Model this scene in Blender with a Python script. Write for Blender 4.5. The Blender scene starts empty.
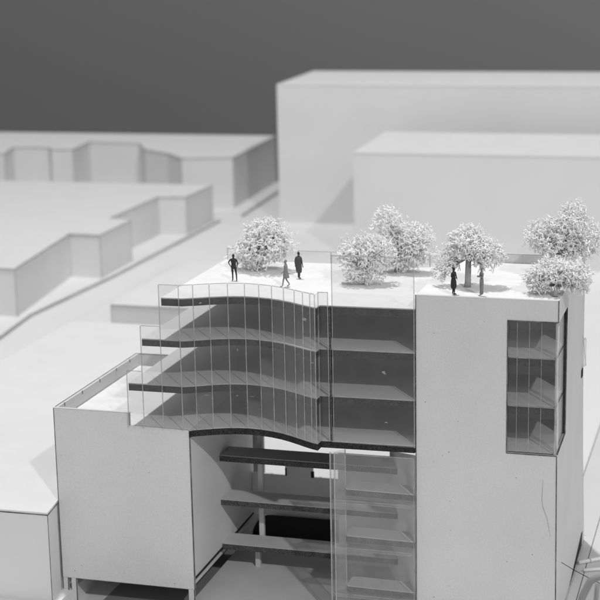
import bpy, bmesh, math, random
from mathutils import Vector, Matrix, Euler
random.seed(7)
S = bpy.context.scene
COL = S.collection

# ------------------------------------------------------------------ materials
def new_mat(name):
    m = bpy.data.materials.new(name); m.use_nodes = True
    nt = m.node_tree
    return m, nt, nt.nodes, nt.links, nt.nodes['Principled BSDF']

def card(name, val, var=.05, scale=3., speck=0., rough=.75, fine=.04, bump=.03, spec=.25, fibre=0., crisp=.25, grain=9.):
    """matt card or board: slow tone drift, fine grain, optional dark specks of the pulp"""
    m, nt, N, L, P = new_mat(name)
    tc = N.new('ShaderNodeTexCoord')
    n1 = N.new('ShaderNodeTexNoise'); n1.inputs['Scale'].default_value = scale * .12; n1.inputs['Detail'].default_value = 5
    n2 = N.new('ShaderNodeTexNoise'); n2.inputs['Scale'].default_value = grain; n2.inputs['Detail'].default_value = 6; n2.inputs['Roughness'].default_value = .8
    L.new(tc.outputs['Object'], n1.inputs['Vector'])
    mp = N.new('ShaderNodeMapping'); mp.inputs['Scale'].default_value = (1, 1, 1) if not fibre else (fibre, 1, 1)
    L.new(tc.outputs['Object'], mp.inputs['Vector']); L.new(mp.outputs['Vector'], n2.inputs['Vector'])
    def rng(src, lo, hi, half=.25):
        r = N.new('ShaderNodeMapRange'); r.inputs['From Min'].default_value = .5 - half; r.inputs['From Max'].default_value = .5 + half
        r.inputs['To Min'].default_value = lo; r.inputs['To Max'].default_value = hi
        L.new(src, r.inputs['Value']); return r.outputs['Result']
    a = rng(n1.outputs['Fac'], 1 - var, 1 + var); b = rng(n2.outputs['Fac'], 1 - fine, 1 + fine, crisp)
    mu = N.new('ShaderNodeMath'); mu.operation = 'MULTIPLY'; L.new(a, mu.inputs[0]); L.new(b, mu.inputs[1])
    out = mu.outputs[0]
    if speck:
        vo = N.new('ShaderNodeTexVoronoi'); vo.inputs['Scale'].default_value = speck; vo.inputs['Randomness'].default_value = 1
        L.new(tc.outputs['Object'], vo.inputs['Vector'])
        sp = N.new('ShaderNodeMapRange'); sp.inputs['From Min'].default_value = .05; sp.inputs['From Max'].default_value = .09
        sp.inputs['To Min'].default_value = .35; sp.inputs['To Max'].default_value = 1
        L.new(vo.outputs['Distance'], sp.inputs['Value'])
        # only a random share of the cells carries a speck
        wn = N.new('ShaderNodeSeparateColor'); L.new(vo.outputs['Color'], wn.inputs['Color'])
        gt = N.new('ShaderNodeMath'); gt.operation = 'GREATER_THAN'; gt.inputs[1].default_value = .22; L.new(wn.outputs[0], gt.inputs[0])
        mx = N.new('ShaderNodeMath'); mx.operation = 'MAXIMUM'; L.new(sp.outputs['Result'], mx.inputs[0]); L.new(gt.outputs[0], mx.inputs[1])
        m2 = N.new('ShaderNodeMath'); m2.operation = 'MULTIPLY'; L.new(out, m2.inputs[0]); L.new(mx.outputs[0], m2.inputs[1]); out = m2.outputs[0]
    vm = N.new('ShaderNodeMath'); vm.operation = 'MULTIPLY'; vm.inputs[1].default_value = val; L.new(out, vm.inputs[0])
    cc = N.new('ShaderNodeCombineColor')
    for i in range(3): L.new(vm.outputs[0], cc.inputs[i])
    L.new(cc.outputs[0], P.inputs['Base Color'])
    P.inputs['Roughness'].default_value = rough; P.inputs['Specular IOR Level'].default_value = spec
    if bump:
        bp = N.new('ShaderNodeBump'); bp.inputs['Strength'].default_value = .5; bp.inputs['Distance'].default_value = bump
        L.new(n2.outputs['Fac'], bp.inputs['Height']); L.new(bp.outputs['Normal'], P.inputs['Normal'])
    return m

def clear(name, tint=.93, haze=.0, rough=.03, edge=.9):
    """clear acrylic: see-through, with a gloss that grows towards grazing view, and a faint milky film"""
    m, nt, N, L, P = new_mat(name)
    out = N['Material Output']; N.remove(P)
    tr = N.new('ShaderNodeBsdfTransparent'); tr.inputs[0].default_value = (tint, tint, tint, 1)
    gl = N.new('ShaderNodeBsdfGlossy'); gl.inputs['Roughness'].default_value = rough; gl.inputs[0].default_value = (1, 1, 1, 1)
    df = N.new('ShaderNodeBsdfDiffuse'); df.inputs[0].default_value = (.8, .8, .8, 1)
    lw = N.new('ShaderNodeLayerWeight'); lw.inputs['Blend'].default_value = .5
    p = N.new('ShaderNodeMath'); p.operation = 'POWER'; p.inputs[1].default_value = 5; L.new(lw.outputs['Facing'], p.inputs[0])
    mr = N.new('ShaderNodeMapRange'); mr.inputs['To Min'].default_value = .04; mr.inputs['To Max'].default_value = edge; L.new(p.outputs[0], mr.inputs['Value'])
    tc = N.new('ShaderNodeTexCoord'); ns = N.new('ShaderNodeTexNoise'); ns.inputs['Scale'].default_value = 1.1; ns.inputs['Detail'].default_value = 7
    L.new(tc.outputs['Object'], ns.inputs['Vector'])
    hz = N.new('ShaderNodeMapRange'); hz.inputs['From Min'].default_value = .35; hz.inputs['From Max'].default_value = .75
    hz.inputs['To Min'].default_value = haze * .7; hz.inputs['To Max'].default_value = haze * 1.35; L.new(ns.outputs['Fac'], hz.inputs['Value'])
    m1 = N.new('ShaderNodeMixShader'); L.new(hz.outputs['Result'], m1.inputs[0]); L.new(tr.outputs[0], m1.inputs[1]); L.new(df.outputs[0], m1.inputs[2])
    m2 = N.new('ShaderNodeMixShader'); L.new(mr.outputs['Result'], m2.inputs[0]); L.new(m1.outputs[0], m2.inputs[1]); L.new(gl.outputs[0], m2.inputs[2])
    L.new(m2.outputs[0], out.inputs['Surface'])
    return m

M = {}
M['wall'] = card('white_card_wall', .645, .04, 2, speck=1.9, fine=.10, bump=.05)
M['roof'] = card('white_card_roof', .71, .03, 3, fine=.03, bump=.02)
M['plaster'] = card('fibrous_roof_sheet', .82, .05, 6, fine=.10, bump=.05, fibre=.35)
M['massing'] = card('white_massing_card', .66, .03, 1, fine=.02, bump=.01)
M['ground'] = card('white_base_board', .72, .03, .6, fine=.02, bump=.01)
M['road'] = card('grey_road_card', .62, .04, 1, fine=.03, bump=.01)
M['floor'] = card('grey_floor_card', .60, .06, 3, fine=.06, bump=.02)
M['white_floor'] = card('pale_floor_card', .66, .04, 3, fine=.04, bump=.02)
M['louver'] = card('grey_board', .58, .08, 4, fine=.08, bump=.03)
M['inner'] = card('grey_inner_card', .68, .05, 2, fine=.05, bump=.02)
M['dark_inner'] = card('dark_inner_card', .72, .08, 2, fine=.05, bump=.02)
M['black'] = card('opening_shade_black', .022, .1, 3, fine=.06)
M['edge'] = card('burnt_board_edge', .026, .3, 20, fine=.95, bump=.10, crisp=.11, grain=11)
M['line'] = card('burnt_card_edge', .13, .75, 9, fine=.5)
M['landing_edge'] = card('rough_board_edge', .075, .3, 20, fine=.8, bump=.10, crisp=.11, grain=11)
M['soft_line'] = card('grey_card_edge', .42, .2, 10, fine=.1)
M['backdrop'] = card('dark_grey_backdrop', .165, .05, .05, fine=.02, bump=0)
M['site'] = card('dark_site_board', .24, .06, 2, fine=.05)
M['twig'] = card('white_dried_flower', .95, .02, 8, fine=.03, rough=.8, bump=0, spec=.1)
M['trunk'] = card('grey_twig_bark', .33, .2, 14, fine=.3, bump=.06)
M['glass'] = clear('clear_acrylic', .96, .022, edge=.5)
M['hazy_glass'] = clear('hazy_acrylic', .93, .06, .08, .5)
M['glass_edge'] = clear('acrylic_cut_edge', .75, .30, .15)
M['clear_slab'] = clear('clear_acrylic_slab', .9, .10, .06)
M['ink'] = card('black_figure', .03, .1, 20, rough=.6)
M['dark_fig'] = card('dark_grey_figure', .075, .1, 20, rough=.6)
M['grey_fig'] = card('grey_figure', .22, .1, 20, rough=.6)
M['glue'] = card('dried_glue', .75, .1, 9, rough=.3)
M['rod'] = card('white_plastic_rod', .8, .03, 3, rough=.4, spec=.5)
M['tube'] = card('grey_plastic_tube', .26, .06, 3, rough=.45, spec=.4)

# ------------------------------------------------------------------ mesh builder
class MB:
    def __init__(s): s.v = []; s.f = []; s.m = []; s.sm = []
    def face(s, pts, mi=0, smooth=False):
        b = len(s.v); s.v += [tuple(p) for p in pts]; s.f.append(tuple(range(b, b + len(pts)))); s.m.append(mi); s.sm.append(smooth)
    def box(s, x0, x1, y0, y1, z0, z1, mi=0, top=None, side=None):
        s.prism([(x0, y0), (x1, y0), (x1, y1), (x0, y1)], z0, z1, mi, top, side)
    def prism(s, poly, z0, z1, mi=0, top=None, side=None):
        """poly counter-clockwise from above"""
        a = sum(poly[i][0] * poly[(i + 1) % len(poly)][1] - poly[(i + 1) % len(poly)][0] * poly[i][1] for i in range(len(poly)))
        if a < 0: poly = poly[::-1]
        n = len(poly); b = len(s.v)
        s.v += [(x, y, z0) for x, y in poly] + [(x, y, z1) for x, y in poly]
        s.f.append(tuple(range(b + n - 1, b - 1, -1))); s.m.append(mi if side is None else side); s.sm.append(False)
        s.f.append(tuple(range(b + n, b + 2 * n))); s.m.append(mi if top is None else top); s.sm.append(False)
        for i in range(n):
            j = (i + 1) % n
            s.f.append((b + i, b + j, b + n + j, b + n + i)); s.m.append(mi if side is None else side); s.sm.append(False)
    def wall(s, poly, axis, a0, a1, mi=0):
        """poly in the wall's plane, extruded along axis ('x': poly=(y,z); 'y': poly=(x,z))"""
        n = len(poly); b = len(s.v)
        for a in (a0, a1): s.v += [((a, p[0], p[1]) if axis == 'x' else (p[0], a, p[1])) for p in poly]
        s.f.append(tuple(range(b + n - 1, b - 1, -1))); s.m.append(mi); s.sm.append(False)
        s.f.append(tuple(range(b + n, b + 2 * n))); s.m.append(mi); s.sm.append(False)
        for i in range(n):
            j = (i + 1) % n
            s.f.append((b + i, b + j, b + n + j, b + n + i)); s.m.append(mi); s.sm.append(False)
    def tube(s, pts, r, n=6, mi=0, smooth=True, cap=True):
        pts = [Vector(p) for p in pts]; rs = r if isinstance(r, (list, tuple)) else [r] * len(pts)
        b = len(s.v); up = None
        for i, p in enumerate(pts):
            d = (pts[min(i + 1, len(pts) - 1)] - pts[max(i - 1, 0)]).normalized()
            if up is None:
                up = d.orthogonal().normalized()
            up = (up - d * up.dot(d));
            up = up.normalized() if up.length > 1e-6 else d.orthogonal().normalized()
            w = d.cross(up)
            for k in range(n):
                a = 2 * math.pi * k / n
                s.v.append(tuple(p + (up * math.cos(a) + w * math.sin(a)) * rs[i]))
        for i in range(len(pts) - 1):
            for k in range(n):
                k2 = (k + 1) % n
                s.f.append((b + i * n + k, b + i * n + k2, b + (i + 1) * n + k2, b + (i + 1) * n + k)); s.m.append(mi); s.sm.append(smooth)
        if cap:
            s.f.append(tuple(b + k for k in range(n - 1, -1, -1))); s.m.append(mi); s.sm.append(False)
            e = b + (len(pts) - 1) * n
            s.f.append(tuple(e + k for k in range(n))); s.m.append(mi); s.sm.append(False)
    def bar(s, p, q, t=.05, mi=0): s.tube([p, q], t * .7, 4, mi, False)
    def ball(s, c, rx, ry, rz, mi=0, nu=10, nv=7):
        b = len(s.v)
        for i in range(nv + 1):
            th = math.pi * i / nv
            for k in range(nu):
                a = 2 * math.pi * k / nu
                s.v.append((c[0] + rx * math.sin(th) * math.cos(a), c[1] + ry * math.sin(th) * math.sin(a), c[2] + rz * math.cos(th)))
        for i in range(nv):
            for k in range(nu):
                k2 = (k + 1) % nu
                s.f.append((b + i * nu + k, b + (i + 1) * nu + k, b + (i + 1) * nu + k2, b + i * nu + k2)); s.m.append(mi); s.sm.append(True)
    def build(s, name, mats, parent=None):
        me = bpy.data.meshes.new(name)
        me.from_pydata(s.v, [], s.f)
        if isinstance(mats, str): mats = [mats]
        for k in mats: me.materials.append(M[k])
        me.polygons.foreach_set('material_index', s.m)
        me.polygons.foreach_set('use_smooth', s.sm)
        me.update()
        o = bpy.data.objects.new(name, me); COL.objects.link(o)
        if parent is not None: attach(o, parent)
        return o

def world_origin(p):
    v = Vector((0, 0, 0))
    while p is not None: v += p.location + p.matrix_parent_inverse.translation; p = p.parent
    return v
def attach(o, parent):
    o.parent = parent; o.matrix_parent_inverse = Matrix.Translation(-world_origin(parent))
def empty(name, loc, label, cat, group=None):
    o = bpy.data.objects.new(name, None); COL.objects.link(o); o.location = loc
    o.empty_display_size = .3
    return tag(o, label, cat, group)
def tag(o, label, cat, group=None, kind=None):
    if label: o['label'] = label
    if cat: o['category'] = cat
    if group: o['group'] = group
    if kind: o['kind'] = kind
    return o
def struct(o, label, cat): return tag(o, label, cat, None, 'structure')

# ------------------------------------------------------------------ setting
b = MB(); b.box(-700, 600, 250, 252, -80, 420); struct(b.build('wall', 'backdrop'), 'plain dark grey studio backdrop behind the model city', 'backdrop')
b = MB(); b.box(-700, 600, -200, 250, -82, -80); struct(b.build('floor', 'backdrop'), 'dark floor below the model base board', 'floor')
# base board with the sunk courtyard under the raised wing
b = MB()
px0, px1, py0, py1 = -24.45, -15.65, -6.0, 13.6
b.box(-170, px0, -40, 188, -2.4, 0); b.box(px1, 60, -40, 188, -2.4, 0)
b.box(px0, px1, -40, py0, -2.4, 0); b.box(px0, px1, py1, 188, -2.4, 0); b.box(px0, px1, py0, py1, -2.4, -1.2)
struct(b.build('ground', 'ground'), 'white base board carrying the whole model city', 'ground')
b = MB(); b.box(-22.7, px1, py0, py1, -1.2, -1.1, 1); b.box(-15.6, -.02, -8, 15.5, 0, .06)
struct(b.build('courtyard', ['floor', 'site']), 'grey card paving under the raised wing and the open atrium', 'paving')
b = MB(); b.prism([(9.0, -39), (59, -39), (59, 120), (7.33, 120), (7.33, 18.5), (9.0, 18.5)], 0, .05, 0)
for p, q in (((9.62, -39), (9.62, 60)), ((7.3, 18.5), (7.3, 120))): b.bar((*p, .04), (*q, .04), .05, 1)
struct(b.build('road', ['road', 'line']), 'grey card road beside the tall tower', 'road')
# pavements of the far blocks
b = MB()
pv = [(-150, 62), (-62.2, 62), (-64.1, 76), (-63.2, 100), (-63.4, 145), (-150, 145)]
b.prism(pv, 0, .35, 0)
for i in range(1, 4): b.bar((*pv[i], .3), (*pv[i + 1], .3), .24, 1)
struct(b.build('pavement', ['ground', 'soft_line']), 'white pavement under the long notched block', 'pavement')
b = MB(); pv = [(-150, 150), (-61.3, 150), (-63.6, 187), (-150, 187)]
b.prism(pv, 0, .35, 0); b.bar((-61.3, 150, .3), (-63.6, 187, .3), .3, 1)
struct(b.build('pavement', ['ground', 'soft_line']), 'white pavement under the farthest block at the left', 'pavement')
b = MB(); b.prism([(-57.6, 53), (-15, 53), (-15, 110), (-57.6, 110)], 0, .3, 0)
b.bar((-57.6, 53, .27), (-57.6, 110, .27), .06, 1)
struct(b.build('pavement', ['ground', 'soft_line']), 'white pavement around the low box building', 'pavement')

# ------------------------------------------------------------------ plain massing blocks of the city
def block(name, poly, h, label, group, lw=.2, lm='soft_line', roofm='roof', wallm='massing', corners=True, z0=0.):
    cx = sum(p[0] for p in poly) / len(poly); cy = sum(p[1] for p in poly) / len(poly)
    r = empty(name, (cx, cy, z0), label, 'model building', group)
    w = MB(); w.prism(poly, z0, h - .12, 0)
    if corners:
        for x, y in poly: w.bar((x, y, z0), (x, y, h - .14), lw * .5, 1)
    for i in range(len(poly)):
        p, q = poly[i], poly[(i + 1) % len(poly)]
        if abs(p[0] - q[0]) + abs(p[1] - q[1]) > .3: w.bar((*p, h - .16), (*q, h - .16), lw, 1)
    w.build('wall', [wallm, lm], r)
    t = MB(); t.prism(poly, h - .12, h, 0); t.build('roof', roofm, r)
    return r
G = 'plain white card blocks of the model city'
near = block('near_building', [(-24.86, -2.34), (-25.2, -.1), (-25.5, 3), (-25.55, 50), (-46.5, 50), (-46.5, 33), (-60, 33), (-60, -2.9)], 6.48,
             'broad white flat roof with grey front wall left of the raised wing', G, .07, 'line')
block('low_building', [(-46.5, 60), (-18, 60), (-18, 84), (-46.5, 84)], 6.04,
      'small low white box behind the broad near roof, beside the curved terraces', G, .12)
block('notched_building', [(-150, 75), (-65.1, 74.6), (-68.5, 98), (-63.95, 97.7), (-64.3, 109.4), (-68.0, 110.2), (-68.2, 130.2), (-63.9, 131), (-63.9, 143), (-150, 141)], 6.37,
      'long white block with notched street front, second row at the left', G, .2, z0=.35)
block('stepped_building', [(-150, 156), (-107, 156.2), (-109.6, 165), (-102.6, 165.2), (-101.2, 163), (-97, 163), (-98.8, 174.3), (-88.2, 173), (-84, 165), (-77.8, 160.2), (-73.4, 154.8), (-64.8, 156.6), (-66.6, 187), (-150, 186)], 9.07,
      'farthest white block at the left with many stepped front faces', G, .17, z0=.35)
block('large_building', [(-53.7, 146.6), (26, 146.6), (26, 172), (-55.2, 173.5)], 22.2,
      'tallest and largest plain white block, at the back right', G, .12, 'massing')
block('wide_building', [(-33.5, 116.1), (22, 116.1), (22, 140), (-34.6, 140)], 15.65,
      'wide plain white block standing in front of the tallest block', G, .14, 'massing')

# ------------------------------------------------------------------ the main building
HB = empty('terrace_building', (-8, 7, 0), 'white card office model with curved glazed terraces, raised wing and tower', 'model building')
ZT, ZR, Z3, Z2, Z1 = 22.1, 21.15, 18.37, 15.27, 12.27
CURVE = [(-15.6, -.08), (-15.1, .14), (-14.5, .44), (-13.9, .76), (-13.2, 1.06), (-12.4, 1.28), (-11.6, 1.36), (-10.8, 1.28), (-10.0, 1.10), (-9.2, .80), (-8.5, .42), (-7.8, -.02), (-7.2, -.42), (-6.7, -.72), (-6.25, -.93)]
def fy(x):
    if x <= CURVE[0][0]: return -.08
    for (x0, y0), (x1, y1) in zip(CURVE, CURVE[1:]):
        if x <= x1: return y0 + (y1 - y0) * (x - x0) / (x1 - x0)
    return -.25
BACK = 13.3
def slab_poly(xl, off=0.):
    return [(xl, -.12 + off)] + [(x, y + off) for x, y in CURVE if x > xl + .1] + [(-6.22, -.22 + off), (-.07, -.06 + off), (-.07, BACK), (xl, BACK)]
def slab(name, xl, zt, th, topm, off=0., label=None):
    s = MB(); P = slab_poly(xl, off)
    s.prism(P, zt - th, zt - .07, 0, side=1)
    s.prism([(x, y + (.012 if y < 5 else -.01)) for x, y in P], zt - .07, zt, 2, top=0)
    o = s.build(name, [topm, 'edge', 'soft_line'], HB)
    return o
slab('roof_terrace', -17.02, ZR, .54, 'plaster', .22)
slab('floor_slab', -18.42, Z3, .50, 'white_floor', .04)
slab('floor_slab', -19.5, Z2, .52, 'white_floor', .04)
slab('floor_slab', -15.32, Z1, .5, 'white_floor', .0)
# rear columns carrying the open floors
for z0, z1 in ((Z1 + .005, Z2 - .525), (Z2 + .005, Z3 - .505), (Z3 + .005, ZR - .545)):
    for x in (-14.5, -9.8, -5.1): b = MB(); b.box(x, x + .35, BACK - .7, BACK - .35, z0, z1); b.build('column', 'inner', HB)

# ---- curved acrylic front, scored into narrow flat strips
seams = [-19.55, -18.45, -17.06, -15.68, -14.82, -13.86, -12.74, -11.63, -10.62, -9.67, -8.74, -7.87, -7.19, -6.62, -6.27]
tops = [Z2 + .86, Z3 + .88] + [ZR + .92] * 12
def fg(x): return fy(x) - .16
for i in range(len(seams) - 1):
    xa, xb = seams[i], seams[i + 1]; ya, yb = fg(xa), fg(xb); z0, z1 = Z1 + .02, tops[i]
    g = MB(); g.prism([(xa + .03, ya), (xb - .03, yb), (xb - .03, yb + .05), (xa + .03, ya + .05)], z0, z1)
    o = g.build('glass_panel', 'glass', HB)
    e = MB(); e.box(xa - .026, xa + .026, ya - .005, ya + .055, z0, z1)
    e.prism([(xa + .03, ya - .003), (xb - .03, yb - .003), (xb - .03, yb + .053), (xa + .03, ya + .053)], z1, z1 + .045)
    if i == len(seams) - 2: e.box(xb - .026, xb + .026, yb - .005, yb + .055, z0, z1)
    e.build('panel_edge', 'glass_edge', o)
def pane(x0, x1, y, z0, z1, name='glass_panel', t=.06, ew=.05, par=None):
    g = MB(); g.box(x0, x1, y, y + t, z0, z1); o = g.build(name, 'glass', par or HB)
    e = MB()
    e.box(x0 - ew, x0, y - .004, y + t + .004, z0, z1); e.box(x1, x1 + ew, y - .004, y + t + .004, z0, z1); e.box(x0 - ew, x1 + ew, y - .004, y + t + .004, z1, z1 + ew)
    e.build('panel_edge', 'glass_edge', o); return o
g = MB(); g.prism([(-6.25, -1.02), (-6.20, -1.02), (-6.20, -.41), (-6.25, -.41)], Z1 + .02, ZR + .9); g.build('glass_panel', 'glass', HB)
pane(-6.2, -5.62, -.40, Z1 + .02, ZR + .9)
tall = pane(-5.34, -.10, -.22, Z1 - .1, 24.40, 'tall_glass_panel')
# glue smears left on the acrylic
for (x, z, w, h) in ((-16.3, 20.55, .45, .10), (-14.4, 20.85, .3, .18), (-12.2, Z3 - .75, .12, .2), (-7.0, 20.35, .55, .24), (-7.2, 17.75, .25, .22), (-6.5, 17.6, .35, .09), (-14.2, 14.6, .35, .12), (-13.9, 14.35, .12, .2), (-12.3, 14.5, .3, .14), (-11.2, 14.5, .5, .06), (-2.0, 17.0, .38, .26), (-1.9, 13.75, .4, .08)):
    gm = MB(); y = fg(x) - .012 if x < -6.3 else -.235 - (.2 if x < -5.6 else 0)
    pts = []
    n = 9
    for k in range(n):
        a = 2 * math.pi * k / n; r = random.uniform(.35, 1)
        pts.append((x + w * .5 * r * math.cos(a), y + random.uniform(-.01, .004), z + h * .5 * r * math.sin(a)))
    c = (x, y - .03, z)
    for k in range(n): gm.face([c, pts[k], pts[(k + 1) % n]], 0)
    gm.build('glue_mark', 'glass_edge', HB)
# dark strip painting the shade of the gap beside the tall panel
b = MB(); b.box(-5.52, -5.43, -.42, -.32, Z1 + .02, ZR - .02); b.build('gap_shade_strip', 'landing_edge', HB)
# terrace rail at the back of the roof
rx = [-16.9, -14.1, -11.45, -9.02, -6.6, -4.2, -1.8, -.4]
for xa, xb in zip(rx, rx[1:]): pane(xa + .05, xb - .05, 13.22, ZR + .01, ZR + .8, 'rail_panel', .05, .045)

# ---- tower
TB = 14.6
tw = MB()
tw.wall([(0, .0), (9.0, .0), (8.88, 12.2), (5.76, 12.2), (5.76, 20.73), (8.86, 20.73), (8.86, ZT), (0, ZT)], 'y', 0, .26)
tw.bar((-.012, -.005, 0), (-.012, -.005, ZT), .055, 1)
tw.bar((9.0, -.002, 0), (8.885, -.002, 12.2), .06, 1); tw.bar((8.865, -.002, 20.73), (8.865, -.002, ZT), .06, 1)
tw.bar((0, -.003, ZT - .02), (8.86, -.003, ZT - .02), .028, 2)
for p, q in (((5.76, 12.2), (8.88, 12.2)), ((5.76, 20.73), (8.86, 20.73)), ((5.76, 12.2), (5.76, 20.73))): tw.bar((p[0], .0, p[1]), (q[0], .0, q[1]), .06, 1)
cr = [(8.06, 10.6), (8.03, 9.9), (8.02, 9.2), (8.1, 8.75), (8.35, 8.1), (8.47, 7.5), (8.58, 6.86)]
tw.tube([(x, -.004, z) for x, z in cr], [.008, .017, .019, .019, .018, .014, .006], 5, 3)
tw.build('front_wall', ['wall', 'line', 'roof', 'soft_line'], HB)
tw = MB()
tw.wall([(.265, 0), (TB + 3.0, 0), (TB + .9, 8), (TB, 14), (TB - .2, ZT), (.265, ZT), (.265, 20.7), (4.4, 20.7), (4.4, 12.35), (.265, 12.2)], 'x', 8.62, 8.885)
tw.bar((8.88, .27, 12.22), (8.88, 4.4, 12.37), .07, 1); tw.bar((8.88, 4.41, 12.37), (8.88, 4.41, 20.7), .06, 1)
tw.bar((8.885, TB + 3.0, 0), (8.885, TB + .9, 8), .04, 2); tw.bar((8.885, TB + .9, 8), (8.885, TB, 14), .04, 2); tw.bar((8.885, TB, 14), (8.885, TB - .2, ZT), .04, 2)
tw.bar((8.89, .3, .03), (8.89, TB + 3, .03), .07, 2)
tw.build('side_wall', ['wall', 'line', 'soft_line'], HB)
b = MB(); b.box(0, .22, .265, TB - .3, .02, ZT - .3); b.box(.22, 8.6, TB - .55, TB - .3, .02, ZT - .3)
b.build('inner_wall', 'inner', HB)
b = MB(); b.box(.01, 8.61, .27, TB - .25, ZT - .28, ZT - .015, 0); b.build('tower_roof', 'plaster', HB)
b = MB(); b.box(1.5, 8.6, 11.0, 11.3, ZT - .01, ZT + .62, 0); b.bar((1.5, 11.0, ZT + .62), (8.6, 11.0, ZT + .62), .04, 1)
for x in (3.9, 6.9): b.box(x, x + .05, 10.985, 11.0, ZT + .02, ZT + .6, 1)
b.build('parapet', ['floor', 'soft_line'], HB)
# floors and core seen through the corner window
for zt in (18.37, 15.27, 12.25):
    b = MB(); b.box(4.2, 8.6, .30, 7.5, zt - .56, zt - .02, 1); b.box(4.2, 8.6, .31, 7.5, zt - .02, zt, 0)
    b.build('window_floor', ['louver', 'edge'], HB)
b = MB(); b.box(4.0, 8.6, 7.5, 7.7, 11.8, 21.7); b.box(4.0, 4.2, .3, 7.5, 11.8, 21.7); b.build('window_core', 'louver', HB)
W = empty('corner_window', (7.3, 0, 12.3), None, None); attach(W, HB)
def wpart(mb, n, m): return mb.build(n, m, W)
zs = (12.28, 15.28, 18.38, 20.68)
for z0, z1 in zip(zs, zs[1:]):
    g = MB(); g.box(5.82, 8.74, .08, .13, z0 + .02, z1 - .02); wpart(g, 'pane', 'glass')
    g = MB(); g.box(8.74, 8.79, .14, 4.34, z0 + .12, z1 - .02); wpart(g, 'pane', 'glass')
g = MB()
for x in (6.35, 7.1, 7.85): g.box(x - .014, x + .014, .05, .08, 12.3, 20.66)
g.box(8.70, 8.80, .06, .135, 12.3, 20.66)
for z in zs[1:3]: g.box(5.82, 8.7, .05, .08, z - .025, z + .025)
wpart(g, 'mullion', 'glass_edge')
g = MB(); g.box(8.60, 8.84, 4.26, 4.395, 12.4, 20.66); wpart(g, 'jamb_shade_strip', 'edge')  # dark strip over the jamb, painting shade into the side opening
g = MB()     # curved offcut of acrylic bowing out of the corner
pts = [(8.80, .2 + .0, 20.4), (8.78, .5, 19.6), (8.72, .7, 18.6), (8.70, .75, 17.4), (8.74, .7, 16), (8.80, .5, 14.6), (8.84, .3, 13.2), (8.84, .2, 12.5)]
for p, q in zip(pts, pts[1:]): g.face([p, q, (q[0] + .03, q[1] + .55, q[2]), (p[0] + .03, p[1] + .55, p[2])], 0); 
wpart(g, 'corner_strip', 'glass_edge')
# little acrylic bay on the rear edge of the tower and the slot at its foot
g = MB(); g.prism([(8.90, 13.6), (9.14, 14.2), (9.02, 14.8), (8.90, 14.6)], 14.3, 16.2, 0); g.bar((9.14, 14.2, 14.3), (8.95, 13.6, 16.6), .04, 1); g.box(8.89, 8.95, 13.4, 14.2, 13.6, 14.15, 2)
g.build('rear_bay', ['clear_slab', 'glass_edge', 'edge'], HB)
g = MB(); g.wall([(8.6, .1), (11.2, .1), (16.2, .15), (16.6, 1.1), (15.8, 1.2)], 'x', 8.888, 8.90); g.build('side_doorway', 'edge', HB)

# ---- raised wing at the left
XW0, XW1 = -25.1, -15.36
b = MB()
b.wall([(XW0, .94), (XW1, .94), (XW1, 12.22), (-19.6, 12.28), (-19.6, 13.17), (XW0, 13.17)], 'y', -.02, .24)
b.bar((XW0, -.02, .94), (XW0, -.02, 13.17), .05, 1); b.bar((XW1 + .03, -.01, .94), (XW1 + .03, -.01, 12.2), .075, 1)
b.bar((XW0, -.02, 13.16), (-19.6, -.02, 13.16), .03, 2); b.bar((-19.6, -.02, 12.3), (-19.6, -.02, 13.16), .07, 1)
b.bar((XW0, -.015, .94), (XW1, -.015, .94), .028, 2)
b.build('wing_front_wall', ['wall', 'line', 'soft_line'], HB)
b = MB(); b.box(XW0, XW0 + .24, .245, 14.9, .94, 13.17, 0); b.bar((XW0 + .02, .245, 13.165), (XW0 + .02, 14.9, 13.165), .055, 1)
for y in (1.2, 4.2, 7.3, 10.4, 13.0): b.box(XW0 + .2, XW0 + .255, y, y + .12, 12.95, 13.18, 1)
b.bar((XW0 + .25, .25, 12.26), (XW0 + .25, 14.7, 12.26), .045, 2)
b.build('wing_side_wall', ['wall', 'line', 'soft_line'], HB)
b = MB(); b.box(XW0, -15.0, 14.905, 15.15, .94, 13.17, 0); b.bar((XW0, 14.9, 13.165), (-15.0, 14.9, 13.165), .05, 1); b.build('wing_rear_wall', ['wall', 'line'], HB)
b = MB(); b.box(XW0 + .245, -15.335, .245, 14.9, 11.95, 12.25, 0); b.build('wing_roof', 'plaster', HB)
b = MB(); b.box(XW0 + .245, XW1 - .26, .245, 14.9, .95, 1.2, 0); b.build('wing_floor', 'dark_inner', HB)
b = MB()
b.wall([(.245, 1.75), (13.4, 1.75), (13.4, 11.74), (.245, 11.74)], 'x', -15.6, -15.36)
b.bar((-15.35, .25, 1.73), (-15.35, 13.4, 1.73), .11, 1)
b.build('wing_inner_wall', ['inner', 'edge'], HB)
for x0, x1, m in ((-25.06, -24.72, 'wall'), (-24.45, -24.1, 'louver'), (-15.8, -15.40, 'wall')):
    b = MB(); b.box(x0, x1, -.01, .22, -2.0 if x0 > -24.5 else 0, .93, 0)
    if x0 < -24.5: b.box(x0, x1, -.01, .22, -1.1, 0, 0)
    b.bar((x1 + .02, 0, -1.0), (x1 + .02, 0, .93), .06, 1); b.build('pier', [m, 'line'], HB)

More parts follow.
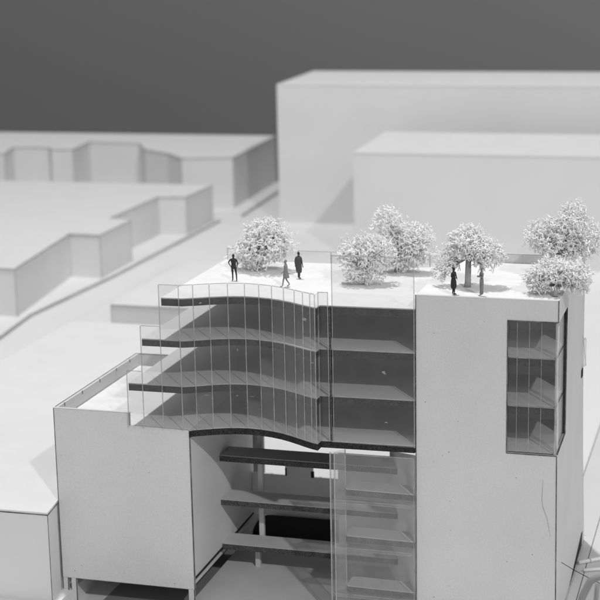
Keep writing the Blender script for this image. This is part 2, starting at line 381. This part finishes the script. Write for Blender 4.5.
# ---- open atrium: deep boards, post, rear wall
def right_end(y): return -.2 - (y - .3) * .43
for zt, th in ((8.62, .44), (5.36, .42), (2.05, .42)):
    y0, y1 = 5.83, 7.95
    b = MB(); P = [(-15.35, y0), (right_end(y0), y0), (right_end(y1), y1), (-15.35, y1)]
    b.prism(P, zt - th, zt - .03, 1); b.prism([(x, y + (.012 if y < 6 else -.01)) for x, y in P], zt - .03, zt, 0)
    b.build('floor_board', ['louver', 'landing_edge'], HB)
for zt, x0 in ((8.85, -4.85), (5.62, -4.85), (2.1, -4.85)):
    b = MB(); P = [(x0 + .08, .42), (-.06, .3), (-.06, 2.0), (x0 + .1, 2.1), (x0, 1.95), (x0, .6)]
    b.prism(P, zt - .45, zt - .05, 1); b.prism([(x * .995 - .01, y + (.015 if y < 1 else -.01)) for x, y in P], zt - .05, zt, 0)
    b.build('landing', ['louver', 'landing_edge'], HB)
b = MB(); b.wall([(.3, .05), (8.6, .05), (8.6, 8.9), (.3, 11.5)], 'x', 0, .15)
b.v = [(-.17 - (y - .3) * .43 + x, y, z) for x, y, z in b.v]
b.build('slanted_wall', 'inner', HB)
b = MB(); b.box(-7.6, -3.6, 9.0, 9.2, .05, 8.3); b.build('rear_partition', 'inner', HB)
b = MB(); b.box(-15.34, -6.0, 13.0, 13.2, 1.62, 4.95, 0); b.box(-12.75, -10.6, 13.0, 13.2, 4.95, 5.75, 0); b.box(-17.5, -13.6, 12.6, 12.8, .07, 1.74, 0)
b.box(-12.75, -12.62, 12.97, 13.0, 4.9, 5.5, 1); b.box(-10.75, -10.5, 12.97, 13.0, 4.9, 5.4, 1)
b.build('rear_wall', ['inner', 'edge'], HB)
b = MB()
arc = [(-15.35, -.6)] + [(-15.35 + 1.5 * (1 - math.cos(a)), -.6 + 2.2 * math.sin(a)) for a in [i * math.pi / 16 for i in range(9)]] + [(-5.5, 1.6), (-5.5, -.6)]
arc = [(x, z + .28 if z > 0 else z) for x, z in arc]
b.wall([(x, max(z, .08)) for x, z in arc[1:]], 'y', 12.5, 12.58); b.build('opening_shade_panel', 'black', HB)  # black panel painted as the darkness inside the opening
b = MB(); b.box(-13.25, -12.9, 6.9, 7.25, .07, 1.62); b.box(-13.25, -12.9, 8.0, 8.3, 1.62, 11.74); b.build('post', 'louver', HB)
for (xa, ya), (xb, yb) in (((-14.2, 13.5), (-12.6, 9.2)), ((-10.4, 13.4), (-9.4, 9.0)), ((-8.8, 13.4), (-8.0, 9.0)), ((-6.2, 13.4), (-5.8, 9.0))):
    b = MB(); b.bar((xa, ya, 8.2), (xb, yb, 11.7), .11); b.build('brace', 'edge', HB)
# clear acrylic balcony box below the tall panel
sb = empty('balcony_box', (-3, 0, 0), None, None); attach(sb, HB)
fx0, fx1, fyy = -5.30, -.10, -.34
g = MB(); g.box(fx0, fx1, fyy, fyy + .06, .08, 11.45); g.build('glass_panel', 'hazy_glass', sb)
g = MB(); g.prism([(-5.66, -.1), (-5.60, -.12), (-4.86, .55), (-4.92, .6)], .08, 11.45); g.build('glass_panel', 'hazy_glass', sb)
e = MB()
for x, y, w in ((-5.66, -.16, .09), (-5.33, -.35, .07), (-4.86, .62, .06), (-.10, -.34, .05)): e.box(x - w / 2, x + w / 2, y, y + .08, .08, 11.46)
e.box(fx0, fx1, fyy - .003, fyy + .063, 11.46, 11.51); e.build('panel_edge', 'glass_edge', sb)
for z in (8.1, 4.85, 1.6):
    g = MB(); P = [(-5.6, -.08), (-5.28, -.27), (-.28, -.27), (-.28, .9), (-4.7, .9)]
    g.prism(P, z, z + .2); o = g.build('clear_shelf', 'clear_slab', sb)
    e = MB()
    for zz in (z + .02, z + .2): e.bar((-5.28, -.285, zz), (-.28, -.285, zz), .03); e.bar((-5.62, -.1, zz), (-4.74, .86, zz), .03)
    e.build('shelf_edge', 'glass_edge', o)

# ------------------------------------------------------------------ trees of dried flower heads
def twig(mb, p, d, ln, r, depth=1):
    pts = [p]; q = p.copy(); dd = d.copy(); n = 3
    for i in range(n):
        dd = (dd + Vector((random.gauss(0, .38), random.gauss(0, .38), random.gauss(0, .38)))).normalized()
        q = q + dd * (ln / n); pts.append(q.copy())
    mb.tube(pts, [r, r * .95, r * .85, r * .55], 3, 0, True, True)
    if depth:
        for k in range(2):
            i = random.choice((1, 2)); sd = (dd + Vector((random.gauss(0, .9), random.gauss(0, .9), random.gauss(0, .9)))).normalized()
            twig(mb, pts[i], sd, ln * random.uniform(.4, .65), r * .85, depth - 1)
def tree(name, base, trunk, blobs, label, count, depth_y=1.0, trunk_mat='trunk'):
    count *= 1.2
    root = empty(name, base, label, 'tree', 'white twig trees on the roof')
    t = MB(); top = Vector(trunk[-1][0])
    t.tube([p for p, r in trunk], [r for p, r in trunk], 9)
    cents = [Vector(b[0]) for b in blobs]
    for c, (_, rx, ry, rz) in zip(cents, blobs):        # limbs into every clump
        for k in range(4):
            e = c + Vector((random.gauss(0, rx * .4), random.gauss(0, ry * .4), random.gauss(0, rz * .35)))
            mid = (top + e) / 2 + Vector((random.gauss(0, .15), random.gauss(0, .15), random.uniform(-.1, .15)))
            t.tube([top + Vector((0, 0, -.12)), mid, e], [.06, .04, .02], 5)
    t.build('trunk', trunk_mat, root)
    c = MB(); vol = [b[1] * b[2] * b[3] for b in blobs]; tot = sum(vol)
    for (cc, rx, ry, rz), v in zip(blobs, vol):
        cc = Vector(cc); lump = [(Vector((random.gauss(0, 1), random.gauss(0, 1), random.gauss(0, 1))).normalized(), random.uniform(-.36, .26)) for _ in range(18)]
        for i in range(int(count * v / tot)):
            d = Vector((random.gauss(0, 1), random.gauss(0, 1), random.gauss(0, 1))).normalized()
            k = 1 + sum(a * max(0, d.dot(u) - .72) / .28 for u, a in lump)
            rr = random.random() ** (1 / 4.5) * k * .95
            p = cc + Vector((d.x * rx, d.y * ry, d.z * rz)) * rr
            if p.z < base[2] + .05: continue
            o = (d * .6 + Vector((random.gauss(0, .8), random.gauss(0, .8), random.gauss(0, .8)))).normalized()
            twig(c, p, o, random.uniform(.22, .50), random.uniform(.030, .050))
    c.build('crown', 'twig', root)
    return root
def V(*a): return a
tree('tree', (-13.6, 9.9, ZR), [((-13.6, 9.9, ZR), .16), ((-13.55, 9.9, ZR + .5), .12), ((-13.4, 9.9, 22.3), .10)],
     [((-13.1, 9.9, 23.25), 2.1, 1.9, 1.7), ((-11.75, 9.9, 23.4), 1.05, 1.1, 1.0), ((-14.4, 9.8, 22.5), 1.2, 1.2, 1.1), ((-12.2, 9.9, 22.75), 1.2, 1.2, .95), ((-13.6, 9.6, 21.85), 1.05, .9, .62), ((-12.7, 10, 24.1), 1.2, 1.2, .7)],
     'round white bushy tree beside three figures at the left end of the roof', 1500)
tree('tree', (-5.0, 6.8, ZR), [((-5.0, 6.8, ZR), .13), ((-5.0, 6.8, 22.3), .10)],
     [((-4.98, 6.8, 23.35), 1.35, 1.4, 1.45), ((-5.75, 6.8, 22.9), .9, .9, 1.1), ((-4.23, 6.8, 22.4), 1.15, 1.1, .85), ((-5.2, 6.6, 21.95), .9, .8, .6), ((-3.9, 6.9, 23.35), 1.15, 1.1, 1.1), ((-5.0, 6.5, 21.75), 1.3, .9, .55), ((-6.0, 6.8, 23.4), .8, .8, .8)],
     'white bushy tree behind the tall glass sheet, crown down to the roof', 900)
tree('tree', (-3.75, 11.2, ZR), [((-3.75, 11.2, ZR), .2), ((-3.75, 11.2, 22.2), .15), ((-3.6, 11.1, 22.9), .11)],
     [((-4.37, 11, 24.75), 1.05, 1.1, 1.05), ((-2.95, 11, 23.5), 1.3, 1.3, 1.2), ((-1.85, 11, 23.6), .75, .9, .95), ((-4.02, 11, 23.2), 1.2, 1.1, 1.1), ((-2.6, 11, 22.5), .95, .9, .7), ((-3.9, 10.7, 22.3), 1.2, 1.0, .8), ((-3.4, 10.9, 21.95), 1.2, 1.0, .65), ((-2.3, 10.8, 22.55), 1.2, 1.0, .8)],
     'tall spreading white tree with a pointed top, farther back than the glass sheet', 1250)
tree('tree', (2.76, 2.95, ZT), [((2.72, 2.95, ZT), .24), ((2.74, 2.95, ZT + .3), .2), ((2.76, 2.95, 23.3), .19), ((2.78, 2.95, 24.1), .17)],
     [((2.76, 2.95, 24.95), 1.35, 1.3, 1.0), ((1.42, 2.9, 23.75), .75, .75, .8), ((4.2, 2.95, 24.3), .85, .9, .75), ((1.0, 2.8, 23.05), .5, .5, .5), ((3.2, 2.95, 24.45), 1.2, 1.1, .55), ((3.75, 2.9, 23.75), .8, .7, .4)],
     'white tree with a thick bare grey trunk between two figures', 1050)
tree('tree', (8.1, 6.0, ZT), [((8.1, 6.0, ZT), .16), ((8.1, 6.0, 23.8), .12)],
     [((8.2, 6, 24.75), 1.75, 1.5, 1.45), ((8.85, 6, 26.1), 1.0, 1, 1.05), ((6.9, 6, 24.95), 1.05, 1, .95), ((9.9, 6, 24.6), .95, .9, 1.15)],
     'tallest white tree at the right end of the tower roof', 1300)
tree('bush', (8.5, 1.6, ZT), [((8.5, 1.1, ZT), .17), ((8.5, 1.3, 22.5), .13), ((8.5, 1.6, 22.8), .1)],
     [((8.5, 1.8, 23.4), 1.6, 1.1, .92), ((7.4, 1.7, 22.9), .98, .9, .75), ((9.65, 1.8, 23.2), 1.0, .9, .95)],
     'low white bush overhanging the front corner of the tower roof', 1000)

# ------------------------------------------------------------------ figures
def skinned(joints, edges, mat, name, extra=None, sub=1):
    """joints: name -> (pos, rx[, ry]); returns one continuous mesh"""
    names = list(joints); me = bpy.data.meshes.new(name + '_tmp')
    me.from_pydata([joints[n][0] for n in names], [(names.index(a), names.index(b)) for a, b in edges], []); me.update()
    o = bpy.data.objects.new(name + '_tmp', me); COL.objects.link(o)
    sk = o.modifiers.new('skin', 'SKIN'); sk.use_smooth_shade = True
    for i, n in enumerate(names):
        v = me.skin_vertices[0].data[i]; r = joints[n][1:]; v.radius = (r[0], r[-1]); v.use_root = (i == 0)
    sd = o.modifiers.new('sub', 'SUBSURF'); sd.levels = sub; sd.render_levels = sub
    dg = bpy.context.evaluated_depsgraph_get(); dg.update()
    out = bpy.data.meshes.new_from_object(o.evaluated_get(dg))
    bpy.data.objects.remove(o); bpy.data.meshes.remove(me)
    if extra is not None:
        bm = bmesh.new(); bm.from_mesh(out); t = bpy.data.meshes.new('t'); t.from_pydata(extra.v, [], extra.f); bm.from_mesh(t)
        for f in bm.faces: f.smooth = True
        bm.to_mesh(out); bm.free(); bpy.data.meshes.remove(t)
    out.materials.clear(); out.materials.append(M[mat]); out.name = name
    ob = bpy.data.objects.new(name, out); COL.objects.link(ob); return ob
def hand(mb, w, d, s, side):
    """palm stub is part of the skin; five bent fingers, thumb from the palm's side"""
    w = Vector(w); d = Vector(d).normalized(); lat = d.cross(Vector((0, 1, 0))); lat = lat.normalized() if lat.length > .1 else Vector((1, 0, 0))
    nrm = lat.cross(d).normalized()
    for k, (off, ln) in enumerate(((-.027, .07), (-.009, .083), (.009, .078), (.026, .06))):
        a = w + lat * off * s + d * .075 * s; m = a + d * ln * .5 * s + nrm * .008; e = a + d * ln * .9 * s + nrm * .03 * s
        mb.tube([a, m, e], [.0095 * s, .009 * s, .006 * s], 5)
    a = w + lat * side * .03 * s + d * .03 * s
    mb.tube([a, a + lat * side * .022 * s + d * .03 * s, a + lat * side * .024 * s + d * .06 * s], [.011 * s, .0105 * s, .007 * s], 5)
def person(base, rot, h, mat, label, pose, garments):
    """pose: left/right foot (x,y), elbow and wrist points in unit-height metres (1.75 figure), facing -Y"""
    k = h / 1.75
    J = {'pelvis': ((0, 0, .95), .135, .10), 'waist': ((0, .0, 1.10), .115, .085), 'chest': ((0, .0, 1.30), .155, .105), 'neckb': ((0, .005, 1.455), .075, .065),
         'neck': ((0, -.005, 1.52), .05, .052), 'head': ((0, -.02, 1.60), .076, .088), 'crown': ((0, -.012, 1.69), .07, .082)}
    E = [('pelvis', 'waist'), ('waist', 'chest'), ('chest', 'neckb'), ('neckb', 'neck'), ('neck', 'head'), ('head', 'crown')]
    fx = MB()
    for s, n in ((-1, 'l'), (1, 'r')):
        fxy = pose['foot_' + n]; kn = pose.get('knee_' + n, (fxy[0] * .9, fxy[1] * .5 - .03, .5)); lift = pose.get('lift_' + n, 0)
        J['hip' + n] = ((s * .09, 0, .88), .088, .095); J['knee' + n] = (kn, .058, .062)
        J['ankle' + n] = ((fxy[0], fxy[1], .09 + lift), .038, .042); J['toe' + n] = ((fxy[0] * 1.12, fxy[1] - .17, .035 + lift * .3), .04, .032)
        E += [('pelvis', 'hip' + n), ('hip' + n, 'knee' + n), ('knee' + n, 'ankle' + n), ('ankle' + n, 'toe' + n)]
        J['sh' + n] = ((s * .185, .01, 1.41), .06, .06); el, wr = pose['elbow_' + n], pose['wrist_' + n]
        J['el' + n] = (el, .043, .043); J['wr' + n] = (wr, .028, .028)
        d = (Vector(wr) - Vector(el)).normalized(); J['palm' + n] = (tuple(Vector(wr) + d * .075), .038, .022)
        E += [('chest', 'sh' + n), ('sh' + n, 'el' + n), ('el' + n, 'wr' + n), ('wr' + n, 'palm' + n)]
        hand(fx, wr, d, 1, -s)
    fx.tube([(0, -.09, 1.635), (0, -.118, 1.60), (0, -.10, 1.59)], [.009, .016, .012], 6)          # nose
    for s in (-1, 1):
        fx.ball((s * .078, -.005, 1.605), .012, .024, .034); fx.ball((s * .03, -.093, 1.633), .014, .010, .009)     # ears, eyes
    fx.tube([(-.026, -.098, 1.555), (0, -.104, 1.552), (.026, -.098, 1.555)], [.005, .008, .005], 5)                 # mouth
    ob = skinned(J, E, mat, 'person', fx)
    for nm, rings, gm in garments:
        g = MB(); n = 14; bb = 0
        for (z, cx, cy, rx, ry) in rings:
            for i in range(n):
                a = 2 * math.pi * i / n; f = 1 + .05 * math.sin(3 * a + z * 7)
                g.v.append((cx + rx * math.cos(a) * f, cy + ry * math.sin(a) * f, z))
        for r in range(len(rings) - 1):
            for i in range(n):
                j = (i + 1) % n; g.f.append((r * n + i, (r + 1) * n + i, (r + 1) * n + j, r * n + j)); g.m.append(0); g.sm.append(True)
        g.f.append(tuple(range(n))); g.m.append(0); g.sm.append(False); g.f.append(tuple((len(rings) - 1) * n + i for i in range(n - 1, -1, -1))); g.m.append(0); g.sm.append(False)
        c = g.build(nm, gm); c.parent = ob
    hr = MB(); hr.ball((0, .012, 1.665), .084, .092, .088)
    if pose.get('bun'): hr.ball((0, .11, 1.70), .045, .045, .045)
    c = hr.build('hair', pose.get('hair', mat)); c.parent = ob
    ob.location = base; ob.rotation_euler = (0, 0, rot); ob.scale = (k, k, k)
    tag(ob, label, 'person', 'small figures on the roof')
    return ob
def lathe(z0, z1, w0, d0, w1, d1, n=5, cx=0, cy=0): return [(z0 + (z1 - z0) * i / (n - 1), cx, cy, w0 + (w1 - w0) * i / (n - 1), d0 + (d1 - d0) * i / (n - 1)) for i in range(n)]
hang = {'elbow_l': (-.25, .03, 1.14), 'wrist_l': (-.27, -.03, .90), 'elbow_r': (.25, .03, 1.14), 'wrist_r': (.27, -.03, .90)}
person((-13.97, 6.03, ZR), .15, 1.88, 'ink', 'black figure of a standing man with one elbow out, leftmost on the roof',
       dict(foot_l=(-.08, .05), foot_r=(.19, -.06), elbow_l=(-.34, .06, 1.18), wrist_l=(-.19, -.04, .98), elbow_r=(.27, .03, 1.14), wrist_r=(.22, -.05, .92), hair='ink'),
       [('jacket', [(.86, 0, 0, .165, .125), (1.0, 0, 0, .158, .12), (1.15, 0, 0, .145, .108), (1.3, 0, 0, .185, .128), (1.42, 0, 0, .17, .11), (1.48, 0, 0, .08, .075)], 'ink')])
person((-9.9, 4.85, ZR), -1.2, 1.86, 'grey_fig', 'grey figure of a walking woman in a flared coat, near the curved front rail',
       dict(foot_l=(-.06, .24), foot_r=(.07, -.22), lift_l=.05, knee_l=(-.08, .02, .49), knee_r=(.08, -.16, .5), elbow_l=(-.25, .12, 1.16), wrist_l=(-.24, .06, .93), elbow_r=(.25, -.05, 1.15), wrist_r=(.22, -.22, 1.0), hair='grey_fig'),
       [('coat', [(.60, 0, .02, .22, .21), (.8, 0, .01, .20, .18), (1.0, 0, 0, .165, .135), (1.15, 0, 0, .14, .11), (1.3, 0, 0, .175, .125), (1.42, 0, 0, .16, .10), (1.48, 0, 0, .08, .07)], 'grey_fig')])
person((-9.77, 7.52, ZR), 2.9, 1.90, 'dark_fig', 'dark grey figure of a man in a long coat seen from behind',
       dict(foot_l=(-.07, .06), foot_r=(.07, -.05), hair='ink', **hang),
       [('coat', [(.42, 0, 0, .17, .14), (.6, 0, 0, .205, .16), (.85, 0, 0, .215, .16), (1.1, 0, 0, .20, .14), (1.3, 0, 0, .215, .14), (1.42, 0, 0, .19, .115), (1.49, 0, 0, .08, .075)], 'dark_fig')])
person((2.3, .42, ZT), 1.15, 1.76, 'ink', 'black figure of a woman in a knee length dress left of the bare trunk',
       dict(foot_l=(-.05, .03), foot_r=(.05, -.02), elbow_l=(-.26, .0, 1.16), wrist_l=(-.12, -.17, 1.12), elbow_r=(.26, .0, 1.16), wrist_r=(.12, -.16, 1.06), hair='ink', bun=True),
       [('dress', [(.40, 0, 0, .15, .14), (.52, 0, 0, .20, .18), (.8, 0, 0, .20, .165), (1.0, 0, 0, .165, .13), (1.12, 0, 0, .13, .10), (1.3, 0, 0, .175, .12), (1.42, 0, 0, .15, .10), (1.47, 0, 0, .07, .065)], 'ink')])
person((4.05, .45, ZT), -1.0, 1.82, 'grey_fig', 'slim pale grey figure with folded arms right of the bare trunk',
       dict(foot_l=(-.05, .05), foot_r=(.06, -.06), elbow_l=(-.22, -.03, 1.15), wrist_l=(-.04, -.20, 1.22), elbow_r=(.22, -.03, 1.15), wrist_r=(.05, -.2, 1.18), hair='grey_fig'),
       [('trousers', [(.12, 0, 0, .10, .11), (.45, 0, 0, .12, .11), (.85, 0, 0, .15, .12), (1.02, 0, 0, .14, .11)], 'grey_fig')])

# ------------------------------------------------------------------ loose things at the right edge
b = MB(); b.tube([(9.05, 12.6, .2), (12.2, 15.2, .2)], .14, 14); b.tube([(9.75, 13.18, .2), (9.82, 13.24, .2)], .147, 14, 1)
tag(b.build('rod', ['rod', 'soft_line']), 'longer white rod with a dark ring lying beside the foot of the tower', 'rod', 'white rods by the tower')
b = MB(); b.tube([(9.55, 11.3, .2), (12.4, 12.7, .18)], .12, 14)
tag(b.build('rod', 'rod'), 'shorter plain white rod in front of the ringed one', 'rod', 'white rods by the tower')
b = MB(); b.tube([(8.95, 3.0, 4.02), (9.8, 3.0, 3.55), (10.7, 2.95, 3.15), (11.6, 2.9, 2.8), (12.6, 2.8, 1.5), (13.2, 2.8, .06)], .022, 6)
tag(b.build('wire', 'edge'), 'thin dark wire leaning from the ground against the tower side', 'wire')
b = MB(); b.tube([(11.55, -12, .0), (11.6, -12, 5), (11.68, -12, 7.2), (11.85, -12, 8.2), (12.25, -12, 9.15), (12.8, -12, 9.5), (13.4, -12, 9.1), (13.75, -12, 8), (13.8, -12, 5), (13.8, -12, 0)], .21, 12)
b.tube([(12.55, -11.7, 0), (12.5, -11.7, 7), (12.62, -11.7, 8.9)], .13, 10)
tag(b.build('hoop', 'tube'), 'blurred grey hoop standing in the lower right corner', 'hoop')

# ------------------------------------------------------------------ light
def lamp(name, loc, target, size, power):
    l = bpy.data.lights.new(name, 'AREA'); l.shape = 'DISK'; l.size = size; l.energy = power
    o = bpy.data.objects.new(name, l); COL.objects.link(o); o.location = loc
    o.rotation_euler = (Vector(target) - Vector(loc)).to_track_quat('-Z', 'Y').to_euler(); return o
dA = Vector((-.72, 1, -.9)).normalized(); tgt = Vector((-10, 5, 10)); DA = 520
lamp('studio_lamp', tgt - dA * DA, tgt, 14, .32 * math.pi ** 2 * DA ** 2)
DB = 290
lamp('ceiling_lamp', (-38, 28, 12 + DB), (-20, 20, 12), 16,   .63 * math.pi ** 2 * DB ** 2)
lamp('side_fill', (420, 10, 150), (0, 20, 10), 90, .11 * math.pi ** 2 * 440 ** 2)  # added fill light, lifts the walls that face right
l = bpy.data.lights.new('backdrop_fill', 'SPOT'); l.energy = 420000; l.spot_size = math.radians(95); l.spot_blend = 1; l.shadow_soft_size = 6  # added spot, brightens the right part of the backdrop
o = bpy.data.objects.new('backdrop_fill', l); COL.objects.link(o); o.location = (120, 178, 130)
o.rotation_euler = (Vector((45, 250, 95)) - o.location).to_track_quat('-Z', 'Y').to_euler()
w = bpy.data.worlds.new('World'); S.world = w; w.use_nodes = True
w.node_tree.nodes['Background'].inputs[0].default_value = (1, 1, 1, 1); w.node_tree.nodes['Background'].inputs[1].default_value = .35

# ------------------------------------------------------------------ camera
cam = bpy.data.cameras.new('camera'); co = bpy.data.objects.new('camera', cam); COL.objects.link(co)
r0, r1, r2 = (.9605037, .27761633, -.0190213), (.04287749, -.21519529, -.97562929), (-.27494392, .93627996, -.21859937)
co.matrix_world = Matrix(((r0[0], -r1[0], -r2[0], 20.034), (r0[1], -r1[1], -r2[1], -93.828), (r0[2], -r1[2], -r2[2], 43.338), (0, 0, 0, 1)))
cam.sensor_width = 36; cam.lens = 94.446; cam.clip_start = .5; cam.clip_end = 3000
cam.dof.use_dof = True; cam.dof.focus_distance = 101; cam.dof.aperture_fstop = .16
S.camera = co
S.view_settings.view_transform = 'Standard'; S.view_settings.look = 'None'; S.view_settings.exposure = .08; S.view_settings.gamma = 1
S.cycles.transparent_max_bounces = 40; S.cycles.max_bounces = 10; S.cycles.diffuse_bounces = 5
